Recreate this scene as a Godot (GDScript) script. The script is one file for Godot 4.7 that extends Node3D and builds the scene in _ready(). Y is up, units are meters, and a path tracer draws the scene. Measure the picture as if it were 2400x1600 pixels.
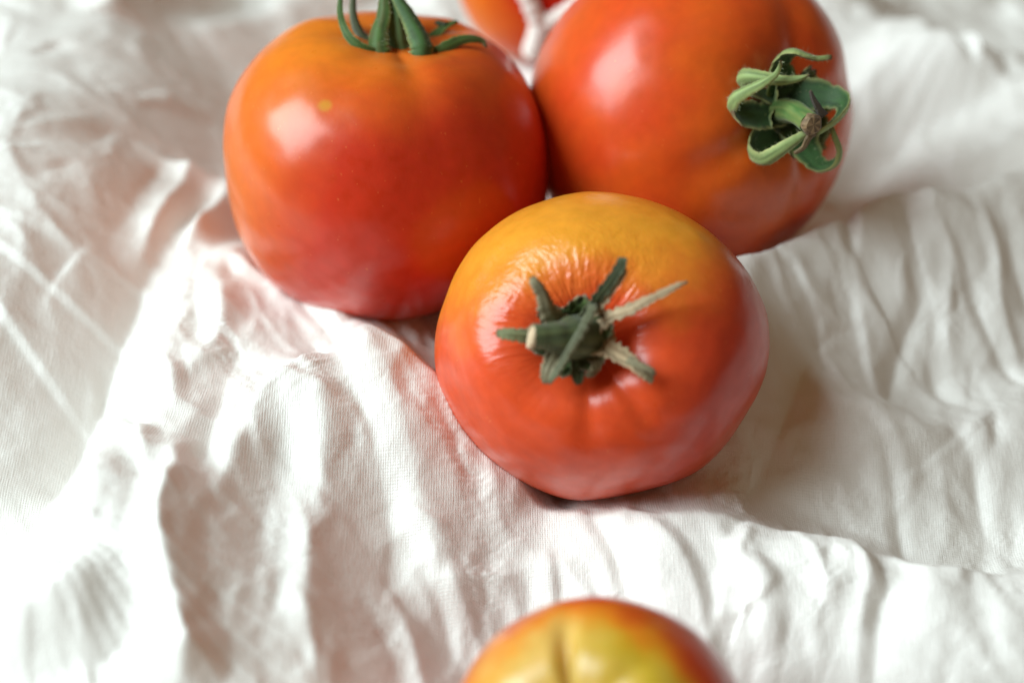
extends Node3D

# ---- materials shared by several things
var calyx_green: StandardMaterial3D
var hair_white: StandardMaterial3D
var cloth_x := PackedFloat32Array()
var cloth_z := PackedFloat32Array()
var cloth_h := PackedFloat32Array()
var near_d := PackedFloat32Array()
var near_v := PackedFloat32Array()
var near_s := PackedFloat32Array()


func _ready() -> void:
	var camera := Camera3D.new()
	camera.name = "camera"
	camera.position = Vector3(0, 0.27, 0)
	camera.rotation_degrees = Vector3(-42, 0, 0)
	camera.fov = 26.99
	camera.near = 0.01
	camera.far = 20.0
	var lens := CameraAttributesPhysical.new()
	lens.frustum_focal_length = 50.0
	lens.frustum_focus_distance = 0.343
	lens.frustum_near = 0.01
	lens.frustum_far = 20.0
	lens.exposure_aperture = 4.4
	camera.attributes = lens
	add_child(camera)

	# the dim warm room all round
	var around := WorldEnvironment.new()
	around.name = "room_light"
	var env := Environment.new()
	env.background_mode = Environment.BG_COLOR
	env.background_color = Color(0.72, 0.575, 0.40)
	env.background_energy_multiplier = 0.3
	env.tonemap_mode = Environment.TONE_MAPPER_LINEAR
	env.tonemap_exposure = 1.07
	env.sdfgi_enabled = true
	env.ssao_enabled = true
	env.ssil_enabled = true
	around.environment = env
	add_child(around)

	# daylight from a window to the left
	var window := AreaLight3D.new()
	window.name = "window_light"
	window.area_size = Vector2(1.0, 1.15)
	window.light_color = Color(0.915, 0.98, 0.995)
	window.light_energy = 4.4
	window.set("area_range", 6.0)
	window.set("area_attenuation", 2.0)
	window.shadow_enabled = true
	add_child(window)
	window.look_at_from_position(Vector3(-1.20, 1.09, -0.14), Vector3(0.0, 0.0, -0.28), Vector3.UP)

	patches = NoiseTexture2D.new()
	patches.noise = noise(60, 0.02, 4)
	patches.width = 512
	patches.height = 512
	patches.seamless = true
	var ramp := Gradient.new()
	ramp.colors = PackedColorArray([Color(0.8, 0.8, 0.8), Color(0.92, 0.92, 0.92), Color(1, 1, 1)])
	ramp.offsets = PackedFloat32Array([0.0, 0.45, 0.6])
	patches.color_ramp = ramp
	pores = NoiseTexture2D.new()
	pores.noise = noise(61, 0.12, 3)
	pores.width = 1024
	pores.height = 512
	pores.seamless = true
	build_cloth()
	build_tomatoes()
	build_net_bag()


func tag(o: Node, label: String, category: String, group := "") -> void:
	o.set_meta("label", label)
	o.set_meta("category", category)
	if group:
		o.set_meta("group", group)


func lin(r: float, g: float, b: float) -> Color:
	return Color(r, g, b)


# a smooth line through the points, "steps" pieces between each two
func smooth_line(p: Array, steps: int) -> PackedVector3Array:
	var q := PackedVector3Array()
	for i in p.size() - 1:
		var a: Vector3 = p[maxi(i - 1, 0)]
		var b: Vector3 = p[i]
		var c: Vector3 = p[i + 1]
		var d: Vector3 = p[mini(i + 2, p.size() - 1)]
		for s in steps:
			q.append(b.cubic_interpolate(c, a, d, float(s) / steps))
	q.append(p[-1])
	return q


# ------------------------------------------------------------------ the cloth

func axis_positions(lo: float, hi: float, step: float, far: float) -> PackedFloat32Array:
	var inner := PackedFloat32Array()
	var v := lo
	while v <= hi:
		inner.append(v)
		v += step
	var low := PackedFloat32Array()
	var gap := step
	v = lo
	while v > lo - far:
		gap = minf(gap * 1.12, 0.02)
		v -= gap
		low.append(v)
	low.reverse()
	low.append_array(inner)
	gap = step
	v = inner[-1]
	while v < hi + far:
		gap = minf(gap * 1.12, 0.02)
		v += gap
		low.append(v)
	return low


func flank(u: float, power: float) -> float:   # how high a fold stands, u from its crest (0) to its foot (1): sharp, or domed where power is below 0
	return pow(1.0 - u, power) if power > 0.0 else pow(1.0 - u * u, -power)


# One fold of the cloth along a line (y of each point is how high it stands there): wa wide on the left of its run, wb on the right.
func fold(p: Array, wa: float, wb: float, pa := 1.6, pb := 1.6, round_top := 0.12) -> void:
	var q := smooth_line(p, 6)
	var w := maxf(wa, wb)
	var nx := cloth_x.size()
	var i0 := nx
	var i1 := 0
	var j0 := cloth_z.size()
	var j1 := 0
	for s in q.size() - 1:
		var a := q[s]
		var b := q[s + 1]
		var ia := cloth_x.bsearch(minf(a.x, b.x) - w)
		var ib := cloth_x.bsearch(maxf(a.x, b.x) + w)
		var ja := cloth_z.bsearch(minf(a.z, b.z) - w)
		var jb := cloth_z.bsearch(maxf(a.z, b.z) + w)
		i0 = mini(i0, ia)
		i1 = maxi(i1, ib)
		j0 = mini(j0, ja)
		j1 = maxi(j1, jb)
		var ex := b.x - a.x
		var ez := b.z - a.z
		var e2 := maxf(ex * ex + ez * ez, 1e-12)
		var el := sqrt(e2)
		var rise := b.y - a.y
		for j in range(ja, jb):
			var dz := cloth_z[j] - a.z
			for i in range(ia, ib):
				var dx := cloth_x[i] - a.x
				var t := clampf((dx * ex + dz * ez) / e2, 0.0, 1.0)
				var ox := dx - t * ex
				var oz := dz - t * ez
				var far := sqrt(ox * ox + oz * oz)
				var turn := ex * oz - ez * ox
				var right := 0.0 if turn < 0.0 else 1.0
				if (s == 0 and t == 0.0) or (s == q.size() - 2 and t == 1.0):
					right = 0.5 + 0.5 * turn / (el * far + 1e-9)
				var at := j * nx + i
				if far < near_d[at]:
					near_d[at] = far
					near_v[at] = a.y + rise * t
					near_s[at] = right
	var top := sqrt(1.0 + round_top * round_top) - round_top
	for j in range(j0, j1):
		for i in range(i0, i1):
			var at := j * nx + i
			var u := near_d[at] / lerpf(wa, wb, near_s[at])
			if u < 1.0:
				u = (sqrt(u * u + round_top * round_top) - round_top) / top
				cloth_h[at] += near_v[at] * lerpf(flank(u, pa), flank(u, pb), near_s[at])
			near_d[at] = 1e9


# Many short crooked creases in a part of the cloth: steep on one side, gentle on the other.
func scatter_creases(seed_: int, count: int, from: Vector2, to: Vector2, heading: float, spread: float, high: float) -> void:
	var rng := RandomNumberGenerator.new()
	rng.seed = seed_
	for k in count:
		var at := Vector3(rng.randf_range(from.x, to.x), 0.0, rng.randf_range(from.y, to.y))
		var turn := heading + spread * (rng.randf() + rng.randf() - 1.0)
		var reach := rng.randf_range(0.010, 0.032)
		var bend := rng.randf_range(-0.7, 0.7)
		var tall := high * rng.randf_range(0.3, 1.0) * (1.0 if rng.randf() < 0.6 else -1.0)
		var line := []
		for s in 4:
			line.append(at + Vector3(0, tall * [0.0, 1.0, 0.7, 0.0][s], 0))
			at += Vector3(cos(turn), 0, sin(turn)) * reach / 3.0
			turn += bend * rng.randf_range(0.3, 1.0)
		var steep := rng.randf_range(0.0016, 0.0032)
		var gentle := rng.randf_range(0.004, 0.011)
		if rng.randf() < 0.5:
			fold(line, steep, gentle, 1.3, 1.4, 0.07)
		else:
			fold(line, gentle, steep, 1.4, 1.3, 0.07)


func press(c: Vector3, a: float, b: float) -> void:   # the cloth gives way under a tomato
	var nx := cloth_x.size()
	for j in range(cloth_z.bsearch(c.z - a), cloth_z.bsearch(c.z + a)):
		for i in range(cloth_x.bsearch(c.x - a), cloth_x.bsearch(c.x + a)):
			var dx := cloth_x[i] - c.x
			var dz := cloth_z[j] - c.z
			var d2 := (dx * dx + dz * dz) / (a * a)
			if d2 < 1.0:
				var low := c.y - b * sqrt(1.0 - d2)
				cloth_h[j * nx + i] = minf(cloth_h[j * nx + i], low)


func noise(seed_: int, frequency: float, octaves := 3, fractal := FastNoiseLite.FRACTAL_FBM) -> FastNoiseLite:
	var n := FastNoiseLite.new()
	n.seed = seed_
	n.noise_type = FastNoiseLite.TYPE_SIMPLEX_SMOOTH
	n.frequency = frequency
	n.fractal_type = fractal
	n.fractal_octaves = octaves
	return n


func build_cloth() -> void:
	cloth_x = axis_positions(-0.235, 0.255, 0.00078, 0.7)
	cloth_z = axis_positions(-0.60, -0.135, 0.00078, 0.7)
	var nx := cloth_x.size()
	var nz := cloth_z.size()
	cloth_h.resize(nx * nz)
	near_d.resize(nx * nz)
	near_v.resize(nx * nz)
	near_s.resize(nx * nz)
	near_d.fill(1e9)
	var broad := noise(3, 9.0, 2)
	var bend := noise(8, 14.0, 2)
	var pleat := noise(5, 17.0, 2, FastNoiseLite.FRACTAL_RIDGED)
	var crumple := noise(21, 60.0, 3)
	var crease := noise(34, 30.0, 1)
	crease.noise_type = FastNoiseLite.TYPE_CELLULAR
	crease.cellular_return_type = FastNoiseLite.RETURN_DISTANCE2_SUB
	crease.cellular_distance_function = FastNoiseLite.DISTANCE_EUCLIDEAN
	crease.cellular_jitter = 1.0
	crease.domain_warp_enabled = true
	crease.domain_warp_amplitude = 0.02
	crease.domain_warp_frequency = 18.0
	var where_creased := noise(35, 12.0, 2)
	for j in nz:
		var z := cloth_z[j]
		for i in nx:
			var x := cloth_x[i]
			var b := bend.get_noise_2d(x, z)
			var far := smoothstep(-0.36, -0.5, z)
			cloth_h[j * nx + i] = 0.006 * broad.get_noise_2d(x, z) + (0.0012 + 0.001 * far) * pleat.get_noise_2d(x + 0.02 * b, z * 0.75 - 0.02 * b) + 0.0005 * crumple.get_noise_2d(x, z) - 0.003
			var line := maxf(0.0, 1.0 - (1.0 + crease.get_noise_2d(x, z * 0.7)) / 0.22)
			cloth_h[j * nx + i] += 0.0011 * line * where_creased.get_noise_2d(x, z) * 2.0
	# the large folds
	fold([Vector3(-0.0711, 0.008, -0.3337), Vector3(-0.0712, 0.022, -0.3091), Vector3(-0.0731, 0.027, -0.2938), Vector3(-0.0755, 0.03, -0.2781), Vector3(-0.079, 0.032, -0.258), Vector3(-0.0821, 0.033, -0.2413), Vector3(-0.0853, 0.033, -0.2266), Vector3(-0.0889, 0.032, -0.2143), Vector3(-0.092, 0.03, -0.2048), Vector3(-0.0991, 0.024, -0.1978), Vector3(-0.1139, 0.016, -0.19), Vector3(-0.1298, 0.008, -0.1801)], 0.0920, 0.0280, -1.60, -1.40, 0.05)   # rising beside the left tomato
	fold([Vector3(-0.0463, 0, -0.2765), Vector3(-0.0397, 0.007, -0.2726), Vector3(-0.0332, 0.014, -0.2664), Vector3(-0.0261, 0.017, -0.2606), Vector3(-0.0177, 0.018, -0.2539), Vector3(-0.0063, 0.017, -0.244), Vector3(0.0051, 0.015, -0.2299), Vector3(0.0173, 0.015, -0.2256), Vector3(0.0329, 0.018, -0.2208), Vector3(0.0488, 0.018, -0.2196), Vector3(0.0631, 0.019, -0.2162), Vector3(0.0814, 0.021, -0.2106), Vector3(0.095, 0.022, -0.203), Vector3(0.1137, 0.022, -0.2018), Vector3(0.1355, 0.016, -0.2054)], 0.0200, 0.0420, 1.40, -1.40, 0.07)   # in front of the wrinkled tomato
	fold([Vector3(0.0389, 0.042, -0.279), Vector3(0.048, 0.042, -0.2842), Vector3(0.0539, 0.042, -0.2877), Vector3(0.0622, 0.041, -0.2917), Vector3(0.0698, 0.039, -0.2969), Vector3(0.0856, 0.037, -0.3093), Vector3(0.0925, 0.035, -0.3135), Vector3(0.1076, 0.034, -0.3237), Vector3(0.1168, 0.035, -0.323), Vector3(0.1269, 0.035, -0.3254), Vector3(0.1461, 0.036, -0.3354), Vector3(0.1763, 0.034, -0.3525)], 0.0130, 0.0640, 1.50, 1.30, 0.06)   # right of the wrinkled tomato
	fold([Vector3(0.1049, -0.004, -0.3724), Vector3(0.1307, -0.014, -0.3957), Vector3(0.1539, -0.015, -0.4009), Vector3(0.182, -0.014, -0.4135), Vector3(0.2079, -0.006, -0.4175)], 0.0220, 0.0200, 1.50, 1.50, 0.30)
	fold([Vector3(0.073, 0.002, -0.2624), Vector3(0.0814, 0.009, -0.2586), Vector3(0.0922, 0.014, -0.256), Vector3(0.1053, 0.016, -0.2532), Vector3(0.121, 0.017, -0.2568), Vector3(0.143, 0.014, -0.2629)], 0.0220, 0.0340, 1.50, 1.50, 0.20)
	fold([Vector3(-0.0541, 0.004, -0.2612), Vector3(-0.0554, 0.003, -0.2568), Vector3(-0.0602, 0.004, -0.2424), Vector3(-0.0653, 0.004, -0.2217), Vector3(-0.0698, 0.003, -0.2071), Vector3(-0.0711, 0.002, -0.1957)], 0.0120, 0.0140, 1.50, 1.50, 0.08)
	fold([Vector3(-0.0537, 0.003, -0.2614), Vector3(-0.0449, 0.004, -0.2453), Vector3(-0.0436, 0.005, -0.2275), Vector3(-0.0453, 0.005, -0.208), Vector3(-0.0438, 0.005, -0.1935), Vector3(-0.0409, 0.004, -0.1774)], 0.0200, 0.0120, 1.50, 1.50, 0.12)
	fold([Vector3(-0.0741, 0, -0.3109), Vector3(-0.062, -0.002, -0.2896), Vector3(-0.0495, -0.004, -0.2699), Vector3(-0.0379, -0.005, -0.2447), Vector3(-0.0315, -0.004, -0.2243), Vector3(-0.0248, 0, -0.202)], 0.0100, 0.0140, 1.40, 1.40, 0.20)
	fold([Vector3(-0.1913, 0.024, -0.5059), Vector3(-0.1755, 0.038, -0.4159), Vector3(-0.1642, 0.048, -0.3581), Vector3(-0.1583, 0.05, -0.3203), Vector3(-0.1613, 0.042, -0.3041), Vector3(-0.1817, 0.014, -0.3021)], 0.0950, 0.0400, -1.80, -1.80, 0.12)   # at the left edge
	fold([Vector3(-0.0958, 0.003, -0.3562), Vector3(-0.0974, 0.006, -0.3373), Vector3(-0.0989, 0.008, -0.3187), Vector3(-0.101, 0.004, -0.3063)], 0.0080, 0.0090, 1.50, 1.50, 0.10)
	fold([Vector3(-0.0845, 0.003, -0.3518), Vector3(-0.0865, 0.006, -0.3331), Vector3(-0.0881, 0.007, -0.3199), Vector3(-0.091, 0.003, -0.3112)], 0.0080, 0.0070, 1.50, 1.50, 0.10)
	fold([Vector3(-0.106, 0.002, -0.3531), Vector3(-0.0932, 0.005, -0.3502), Vector3(-0.0845, 0.002, -0.3509)], 0.0080, 0.0080, 1.50, 1.50, 0.10)
	fold([Vector3(-0.0318, 0.002, -0.4709), Vector3(-0.0197, 0.012, -0.4488), Vector3(-0.0089, 0.018, -0.4375), Vector3(0.0044, 0.02, -0.4306), Vector3(0.0175, 0.02, -0.4277), Vector3(0.0304, 0.008, -0.4453)], 0.0160, 0.0220, 1.60, 1.60, 0.15)
	fold([Vector3(-0.1299, 0.006, -0.2321), Vector3(-0.1148, 0.009, -0.2288), Vector3(-0.1, 0.009, -0.2228), Vector3(-0.0865, 0.007, -0.2089), Vector3(-0.0775, 0.005, -0.1959), Vector3(-0.0728, 0.003, -0.1835)], 0.0340, 0.0260, 1.50, 1.50, 0.15)
	fold([Vector3(-0.0778, 0.004, -0.2257), Vector3(-0.0758, 0.006, -0.2187), Vector3(-0.076, 0.006, -0.2048), Vector3(-0.0728, 0.005, -0.1912), Vector3(-0.067, 0.008, -0.1758)], 0.0090, 0.0090, 1.50, 1.50, 0.10)
	fold([Vector3(-0.1114, 0.006, -0.1859), Vector3(-0.0945, 0.01, -0.1899), Vector3(-0.0899, 0.004, -0.199)], 0.0160, 0.0160, 1.50, 1.50, 0.15)
	fold([Vector3(-0.1777, 0.008, -0.4634), Vector3(-0.1648, 0.012, -0.4719), Vector3(-0.1512, 0.014, -0.4911)], 0.0200, 0.0220, 1.50, 1.50, 0.12)
	fold([Vector3(-0.1498, 0.008, -0.5026), Vector3(-0.1417, 0.012, -0.4625), Vector3(-0.1366, 0.01, -0.439), Vector3(-0.1357, 0.002, -0.4351)], 0.0160, 0.0160, 1.50, 1.50, 0.12)
	fold([Vector3(-0.1605, 0.002, -0.4646), Vector3(-0.147, 0.006, -0.4638), Vector3(-0.1317, 0.008, -0.476), Vector3(-0.1193, 0.01, -0.4987)], 0.0120, 0.0140, 1.50, 1.50, 0.12)
	fold([Vector3(-0.1198, 0.004, -0.4492), Vector3(-0.1047, 0.01, -0.4568), Vector3(-0.0887, 0.012, -0.4783), Vector3(-0.0723, 0.012, -0.5052)], 0.0220, 0.0200, 1.50, 1.50, 0.15)
	fold([Vector3(0.1293, 0.008, -0.489), Vector3(0.1346, 0.03, -0.4331), Vector3(0.1519, 0.04, -0.4123), Vector3(0.1779, 0.042, -0.4087), Vector3(0.2081, 0.04, -0.4151)], 0.0500, 0.0600, 1.40, 1.40, 0.15)   # behind on the right
	fold([Vector3(0.11, 0.006, -0.4669), Vector3(0.1195, 0.014, -0.4746), Vector3(0.1291, 0.02, -0.4896)], 0.0140, 0.0160, 1.50, 1.50, 0.10)
	# creases
	fold([Vector3(0.0189, -0.001, -0.2262), Vector3(0.0241, -0.0026, -0.2149), Vector3(0.0267, -0.002, -0.2055), Vector3(0.0276, 0, -0.2005)], 0.0040, 0.0040, 1.50, 1.50, 0.12)
	fold([Vector3(0.0256, 0.0006, -0.2262), Vector3(0.0343, 0.0018, -0.217), Vector3(0.0407, 0.0022, -0.2063), Vector3(0.0435, 0.002, -0.1902)], 0.0040, 0.0160, 1.30, 1.30, 0.12)
	fold([Vector3(0.0454, 0.0004, -0.2224), Vector3(0.0514, 0.0018, -0.2124), Vector3(0.056, 0.0022, -0.2014), Vector3(0.0559, 0.002, -0.1856)], 0.0180, 0.0040, 1.30, 1.30, 0.12)
	fold([Vector3(0.0565, -0.0012, -0.2218), Vector3(0.052, -0.0018, -0.2175), Vector3(0.0498, -0.0003, -0.2135)], 0.0040, 0.0040, 1.50, 1.50, 0.12)
	fold([Vector3(0.082, -0.0015, -0.2142), Vector3(0.0845, -0.003, -0.2041), Vector3(0.0814, -0.003, -0.1935), Vector3(0.0794, -0.002, -0.1811)], 0.0140, 0.0040, 1.30, 1.30, 0.12)
	fold([Vector3(0.0643, 0.0003, -0.2034), Vector3(0.0696, 0.002, -0.2063), Vector3(0.0752, 0.0018, -0.2034), Vector3(0.0773, 0.0004, -0.1964)], 0.0120, 0.0200, -1.20, -1.20, 0.12)
	fold([Vector3(0.0492, 0.0003, -0.1988), Vector3(0.0535, 0.0018, -0.2029), Vector3(0.0548, 0.0016, -0.1964)], 0.0080, 0.0100, -1.20, -1.20, 0.12)
	fold([Vector3(0.0881, 0.0005, -0.2104), Vector3(0.0936, 0.0016, -0.2024), Vector3(0.0886, 0.0016, -0.1935), Vector3(0.0841, 0.001, -0.1856)], 0.0100, 0.0070, 1.50, 1.50, 0.12)
	fold([Vector3(0.1045, -0.0005, -0.2054), Vector3(0.1022, -0.0015, -0.1976), Vector3(0.1044, -0.0015, -0.1842)], 0.0070, 0.0120, 1.50, 1.50, 0.12)
	fold([Vector3(0.001, 0, -0.2135), Vector3(0.0091, 0.0012, -0.2126), Vector3(0.0203, 0, -0.2164)], 0.0060, 0.0060, 1.50, 1.50, 0.12)
	fold([Vector3(-0.0179, 0.001, -0.2054), Vector3(-0.005, 0.002, -0.2085), Vector3(0.003, 0.0003, -0.2108)], 0.0050, 0.0100, 1.50, 1.50, 0.12)
	fold([Vector3(-0.0197, 0, -0.2257), Vector3(-0.014, 0.002, -0.2079), Vector3(-0.0068, 0.0025, -0.1925), Vector3(-0.0038, 0.002, -0.18)], 0.0070, 0.0070, 1.50, 1.50, 0.12)
	fold([Vector3(-0.0299, 0.0005, -0.2044), Vector3(-0.0234, 0.0025, -0.1936), Vector3(-0.0189, 0.0025, -0.18)], 0.0060, 0.0060, 1.50, 1.50, 0.12)
	fold([Vector3(-0.0675, -0.0005, -0.3068), Vector3(-0.0564, -0.0016, -0.291), Vector3(-0.0473, -0.0018, -0.2794), Vector3(-0.0437, -0.0004, -0.27)], 0.0035, 0.0035, 1.50, 1.50, 0.12)
	fold([Vector3(-0.0576, 0.0005, -0.3026), Vector3(-0.048, 0.0015, -0.2879), Vector3(-0.0367, 0.0005, -0.2761)], 0.0060, 0.0060, 1.50, 1.50, 0.12)
	fold([Vector3(-0.0487, 0.0008, -0.2834), Vector3(-0.0401, 0.0014, -0.2921), Vector3(-0.0323, 0.0003, -0.2986)], 0.0040, 0.0060, 1.50, 1.50, 0.12)
	fold([Vector3(-0.0356, -0.0005, -0.2943), Vector3(-0.0278, -0.0012, -0.2805), Vector3(-0.0191, -0.0005, -0.2663)], 0.0040, 0.0040, 1.50, 1.50, 0.12)
	fold([Vector3(-0.0256, 0.0005, -0.2961), Vector3(-0.0197, 0.0015, -0.2822), Vector3(-0.0171, 0.0003, -0.2722)], 0.0040, 0.0040, 1.50, 1.50, 0.12)
	fold([Vector3(-0.0978, 0, -0.2604), Vector3(-0.0965, -0.003, -0.2542), Vector3(-0.0908, -0.0035, -0.2433), Vector3(-0.0842, -0.001, -0.236)], 0.0045, 0.0040, 1.50, 1.50, 0.12)
	fold([Vector3(-0.1043, 0, -0.2552), Vector3(-0.0998, -0.0018, -0.2462), Vector3(-0.0911, -0.0025, -0.239), Vector3(-0.0857, -0.001, -0.2309)], 0.0040, 0.0040, 1.50, 1.50, 0.12)
	fold([Vector3(-0.0991, 0.001, -0.2512), Vector3(-0.0916, 0.003, -0.2418), Vector3(-0.0857, 0.003, -0.2295), Vector3(-0.0834, 0, -0.2187)], 0.0050, 0.0050, 1.50, 1.50, 0.12)
	fold([Vector3(-0.0902, 0, -0.2822), Vector3(-0.0892, 0.002, -0.2699), Vector3(-0.085, 0.003, -0.2583), Vector3(-0.0815, 0.001, -0.2471)], 0.0070, 0.0060, 1.50, 1.50, 0.12)
	fold([Vector3(-0.0798, 0, -0.2992), Vector3(-0.0758, 0.0025, -0.2843), Vector3(-0.0756, 0.003, -0.2719), Vector3(-0.0823, 0.0005, -0.2565)], 0.0070, 0.0070, 1.50, 1.50, 0.12)
	fold([Vector3(-0.0841, 0, -0.2914), Vector3(-0.082, -0.002, -0.2821), Vector3(-0.0822, -0.0015, -0.2731)], 0.0060, 0.0060, 1.50, 1.50, 0.12)
	fold([Vector3(-0.0757, 0.0005, -0.3097), Vector3(-0.0724, 0.0018, -0.3034), Vector3(-0.065, 0.0012, -0.2958), Vector3(-0.0578, 0, -0.2823)], 0.0050, 0.0050, 1.50, 1.50, 0.12)
	fold([Vector3(-0.0776, 0, -0.306), Vector3(-0.0766, -0.0015, -0.2997), Vector3(-0.0739, 0, -0.2935)], 0.0050, 0.0050, 1.50, 1.50, 0.12)
	fold([Vector3(-0.0719, -0.001, -0.2624), Vector3(-0.0711, -0.0025, -0.2457), Vector3(-0.0715, -0.003, -0.2301), Vector3(-0.0717, 0, -0.2181)], 0.0060, 0.0060, 1.50, 1.50, 0.12)
	fold([Vector3(0.0904, -0.0008, -0.3211), Vector3(0.0929, -0.003, -0.313), Vector3(0.0926, -0.0015, -0.306), Vector3(0.0915, 0, -0.3011)], 0.0030, 0.0040, 1.50, 1.50, 0.20)
	fold([Vector3(0.1058, 0, -0.3065), Vector3(0.1116, -0.0015, -0.2966), Vector3(0.1058, -0.0019, -0.2858), Vector3(0.0979, -0.0015, -0.2652)], 0.0045, 0.0050, 1.50, 1.50, 0.12)
	fold([Vector3(0.1159, 0.0004, -0.3214), Vector3(0.1207, 0.0015, -0.306), Vector3(0.1183, 0.0015, -0.289), Vector3(0.1192, 0.0011, -0.2802), Vector3(0.1229, 0.0004, -0.2679)], 0.0050, 0.0040, 1.50, 1.50, 0.12)
	fold([Vector3(0.1187, -0.0004, -0.3162), Vector3(0.1257, -0.0015, -0.3035), Vector3(0.129, -0.0016, -0.2925), Vector3(0.1365, -0.0015, -0.278)], 0.0045, 0.0045, 1.50, 1.50, 0.12)
	fold([Vector3(0.1307, 0.0004, -0.3235), Vector3(0.1346, 0.0015, -0.3098), Vector3(0.1343, 0.0015, -0.2986), Vector3(0.137, 0.0008, -0.286)], 0.0040, 0.0040, 1.50, 1.50, 0.12)
	fold([Vector3(0.1377, -0.0004, -0.3275), Vector3(0.1391, -0.0015, -0.3136), Vector3(0.1424, -0.0015, -0.2986)], 0.0050, 0.0050, 1.50, 1.50, 0.12)
	fold([Vector3(0.068, 0.0004, -0.306), Vector3(0.0688, 0.0009, -0.2998), Vector3(0.0662, 0.0001, -0.2938)], 0.0040, 0.0040, 1.50, 1.50, 0.12)
	fold([Vector3(0.07, 0.0001, -0.2998), Vector3(0.0843, 0.0011, -0.3017), Vector3(0.0992, 0.0002, -0.3028)], 0.0050, 0.0070, 1.50, 1.50, 0.12)
	fold([Vector3(0.0674, -0.0004, -0.2925), Vector3(0.0796, -0.0011, -0.2961), Vector3(0.088, 0, -0.2979)], 0.0060, 0.0060, 1.50, 1.50, 0.12)
	fold([Vector3(0.0931, 0.0004, -0.2997), Vector3(0.0952, 0.0015, -0.2802), Vector3(0.0953, 0.0011, -0.2642)], 0.0080, 0.0030, 1.50, 1.50, 0.12)
	fold([Vector3(0.1131, -0.0004, -0.2836), Vector3(0.1148, -0.0014, -0.274), Vector3(0.121, -0.0008, -0.2647)], 0.0035, 0.0040, 1.50, 1.50, 0.12)
	fold([Vector3(0.0843, 0.0002, -0.2769), Vector3(0.086, 0.0008, -0.2664), Vector3(0.0887, 0.0002, -0.2624)], 0.0030, 0.0040, 1.50, 1.50, 0.12)
	fold([Vector3(0.0663, 0.0002, -0.2515), Vector3(0.0828, 0.0008, -0.252), Vector3(0.0872, -0.0008, -0.2414)], 0.0060, 0.0050, 1.50, 1.50, 0.12)
	fold([Vector3(0.0887, -0.0002, -0.2562), Vector3(0.0944, -0.0011, -0.2463), Vector3(0.0967, -0.0019, -0.227), Vector3(0.0966, -0.0004, -0.2222)], 0.0040, 0.0040, 1.50, 1.50, 0.12)
	fold([Vector3(0.1084, -0.0001, -0.2585), Vector3(0.1159, -0.0012, -0.2518), Vector3(0.1181, -0.0012, -0.2344), Vector3(0.116, -0.0004, -0.2187)], 0.0040, 0.0040, 1.50, 1.50, 0.12)
	fold([Vector3(0.0985, 0.0002, -0.2585), Vector3(0.108, 0.0011, -0.2459), Vector3(0.1081, 0.0008, -0.2275)], 0.0070, 0.0050, 1.50, 1.50, 0.12)
	fold([Vector3(0.0485, 0.0002, -0.2494), Vector3(0.0639, 0.0009, -0.25), Vector3(0.0754, 0.0002, -0.2408)], 0.0050, 0.0070, 1.50, 1.50, 0.12)
	fold([Vector3(0.1439, -0.001, -0.4259), Vector3(0.1504, -0.004, -0.4162), Vector3(0.1544, 0, -0.4097)], 0.0060, 0.0040, 1.50, 1.50, 0.12)
	fold([Vector3(0.1528, 0.001, -0.4245), Vector3(0.1543, 0.004, -0.4151), Vector3(0.1567, 0, -0.4118)], 0.0040, 0.0040, 1.50, 1.50, 0.12)
	fold([Vector3(0.1309, 0.001, -0.4422), Vector3(0.1393, 0.004, -0.4305), Vector3(0.1405, 0, -0.4259)], 0.0080, 0.0080, 1.50, 1.50, 0.12)
	fold([Vector3(0.1626, -0.001, -0.4259), Vector3(0.1643, -0.004, -0.4129), Vector3(0.1647, 0, -0.4066)], 0.0070, 0.0060, 1.50, 1.50, 0.12)

	scatter_creases(1, 70, Vector2(-0.15, -0.31), Vector2(-0.02, -0.18), 1.35, 0.8, 0.0010)
	scatter_creases(2, 50, Vector2(-0.05, -0.28), Vector2(0.03, -0.15), 1.5, 0.9, 0.0011)
	scatter_creases(3, 60, Vector2(0.02, -0.23), Vector2(0.17, -0.14), 1.5, 0.6, 0.0010)
	scatter_creases(4, 80, Vector2(0.06, -0.33), Vector2(0.21, -0.20), 1.6, 0.9, 0.0010)
	scatter_creases(5, 26, Vector2(-0.22, -0.50), Vector2(-0.06, -0.30), 2.1, 0.9, 0.0014)
	scatter_creases(6, 50, Vector2(0.08, -0.52), Vector2(0.22, -0.33), 1.3, 0.8, 0.0024)
	scatter_creases(7, 40, Vector2(-0.06, -0.54), Vector2(0.08, -0.38), 1.5, 1.4, 0.0018)
	scatter_creases(8, 40, Vector2(-0.14, -0.22), Vector2(0.0, -0.14), 1.5, 0.6, 0.0009)
	press(Vector3(-0.0342, 0.0449, -0.3222), 0.0438, 0.0392)
	press(Vector3(0.0509, 0.0491, -0.3407), 0.0458, 0.0450)
	press(Vector3(0.0216, 0.0346, -0.259), 0.0395, 0.0338)
	press(Vector3(0.0171, 0.024, -0.1512), 0.0314, 0.0265)
	press(Vector3(0.015, 0.0447, -0.443), 0.036, 0.0365)

	var where := PackedVector3Array()
	var turned := PackedVector3Array()
	var uv := PackedVector2Array()
	where.resize(nx * nz)
	turned.resize(nx * nz)
	uv.resize(nx * nz)
	var index := PackedInt32Array()
	index.resize((nx - 1) * (nz - 1) * 6)
	var n := 0
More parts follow.
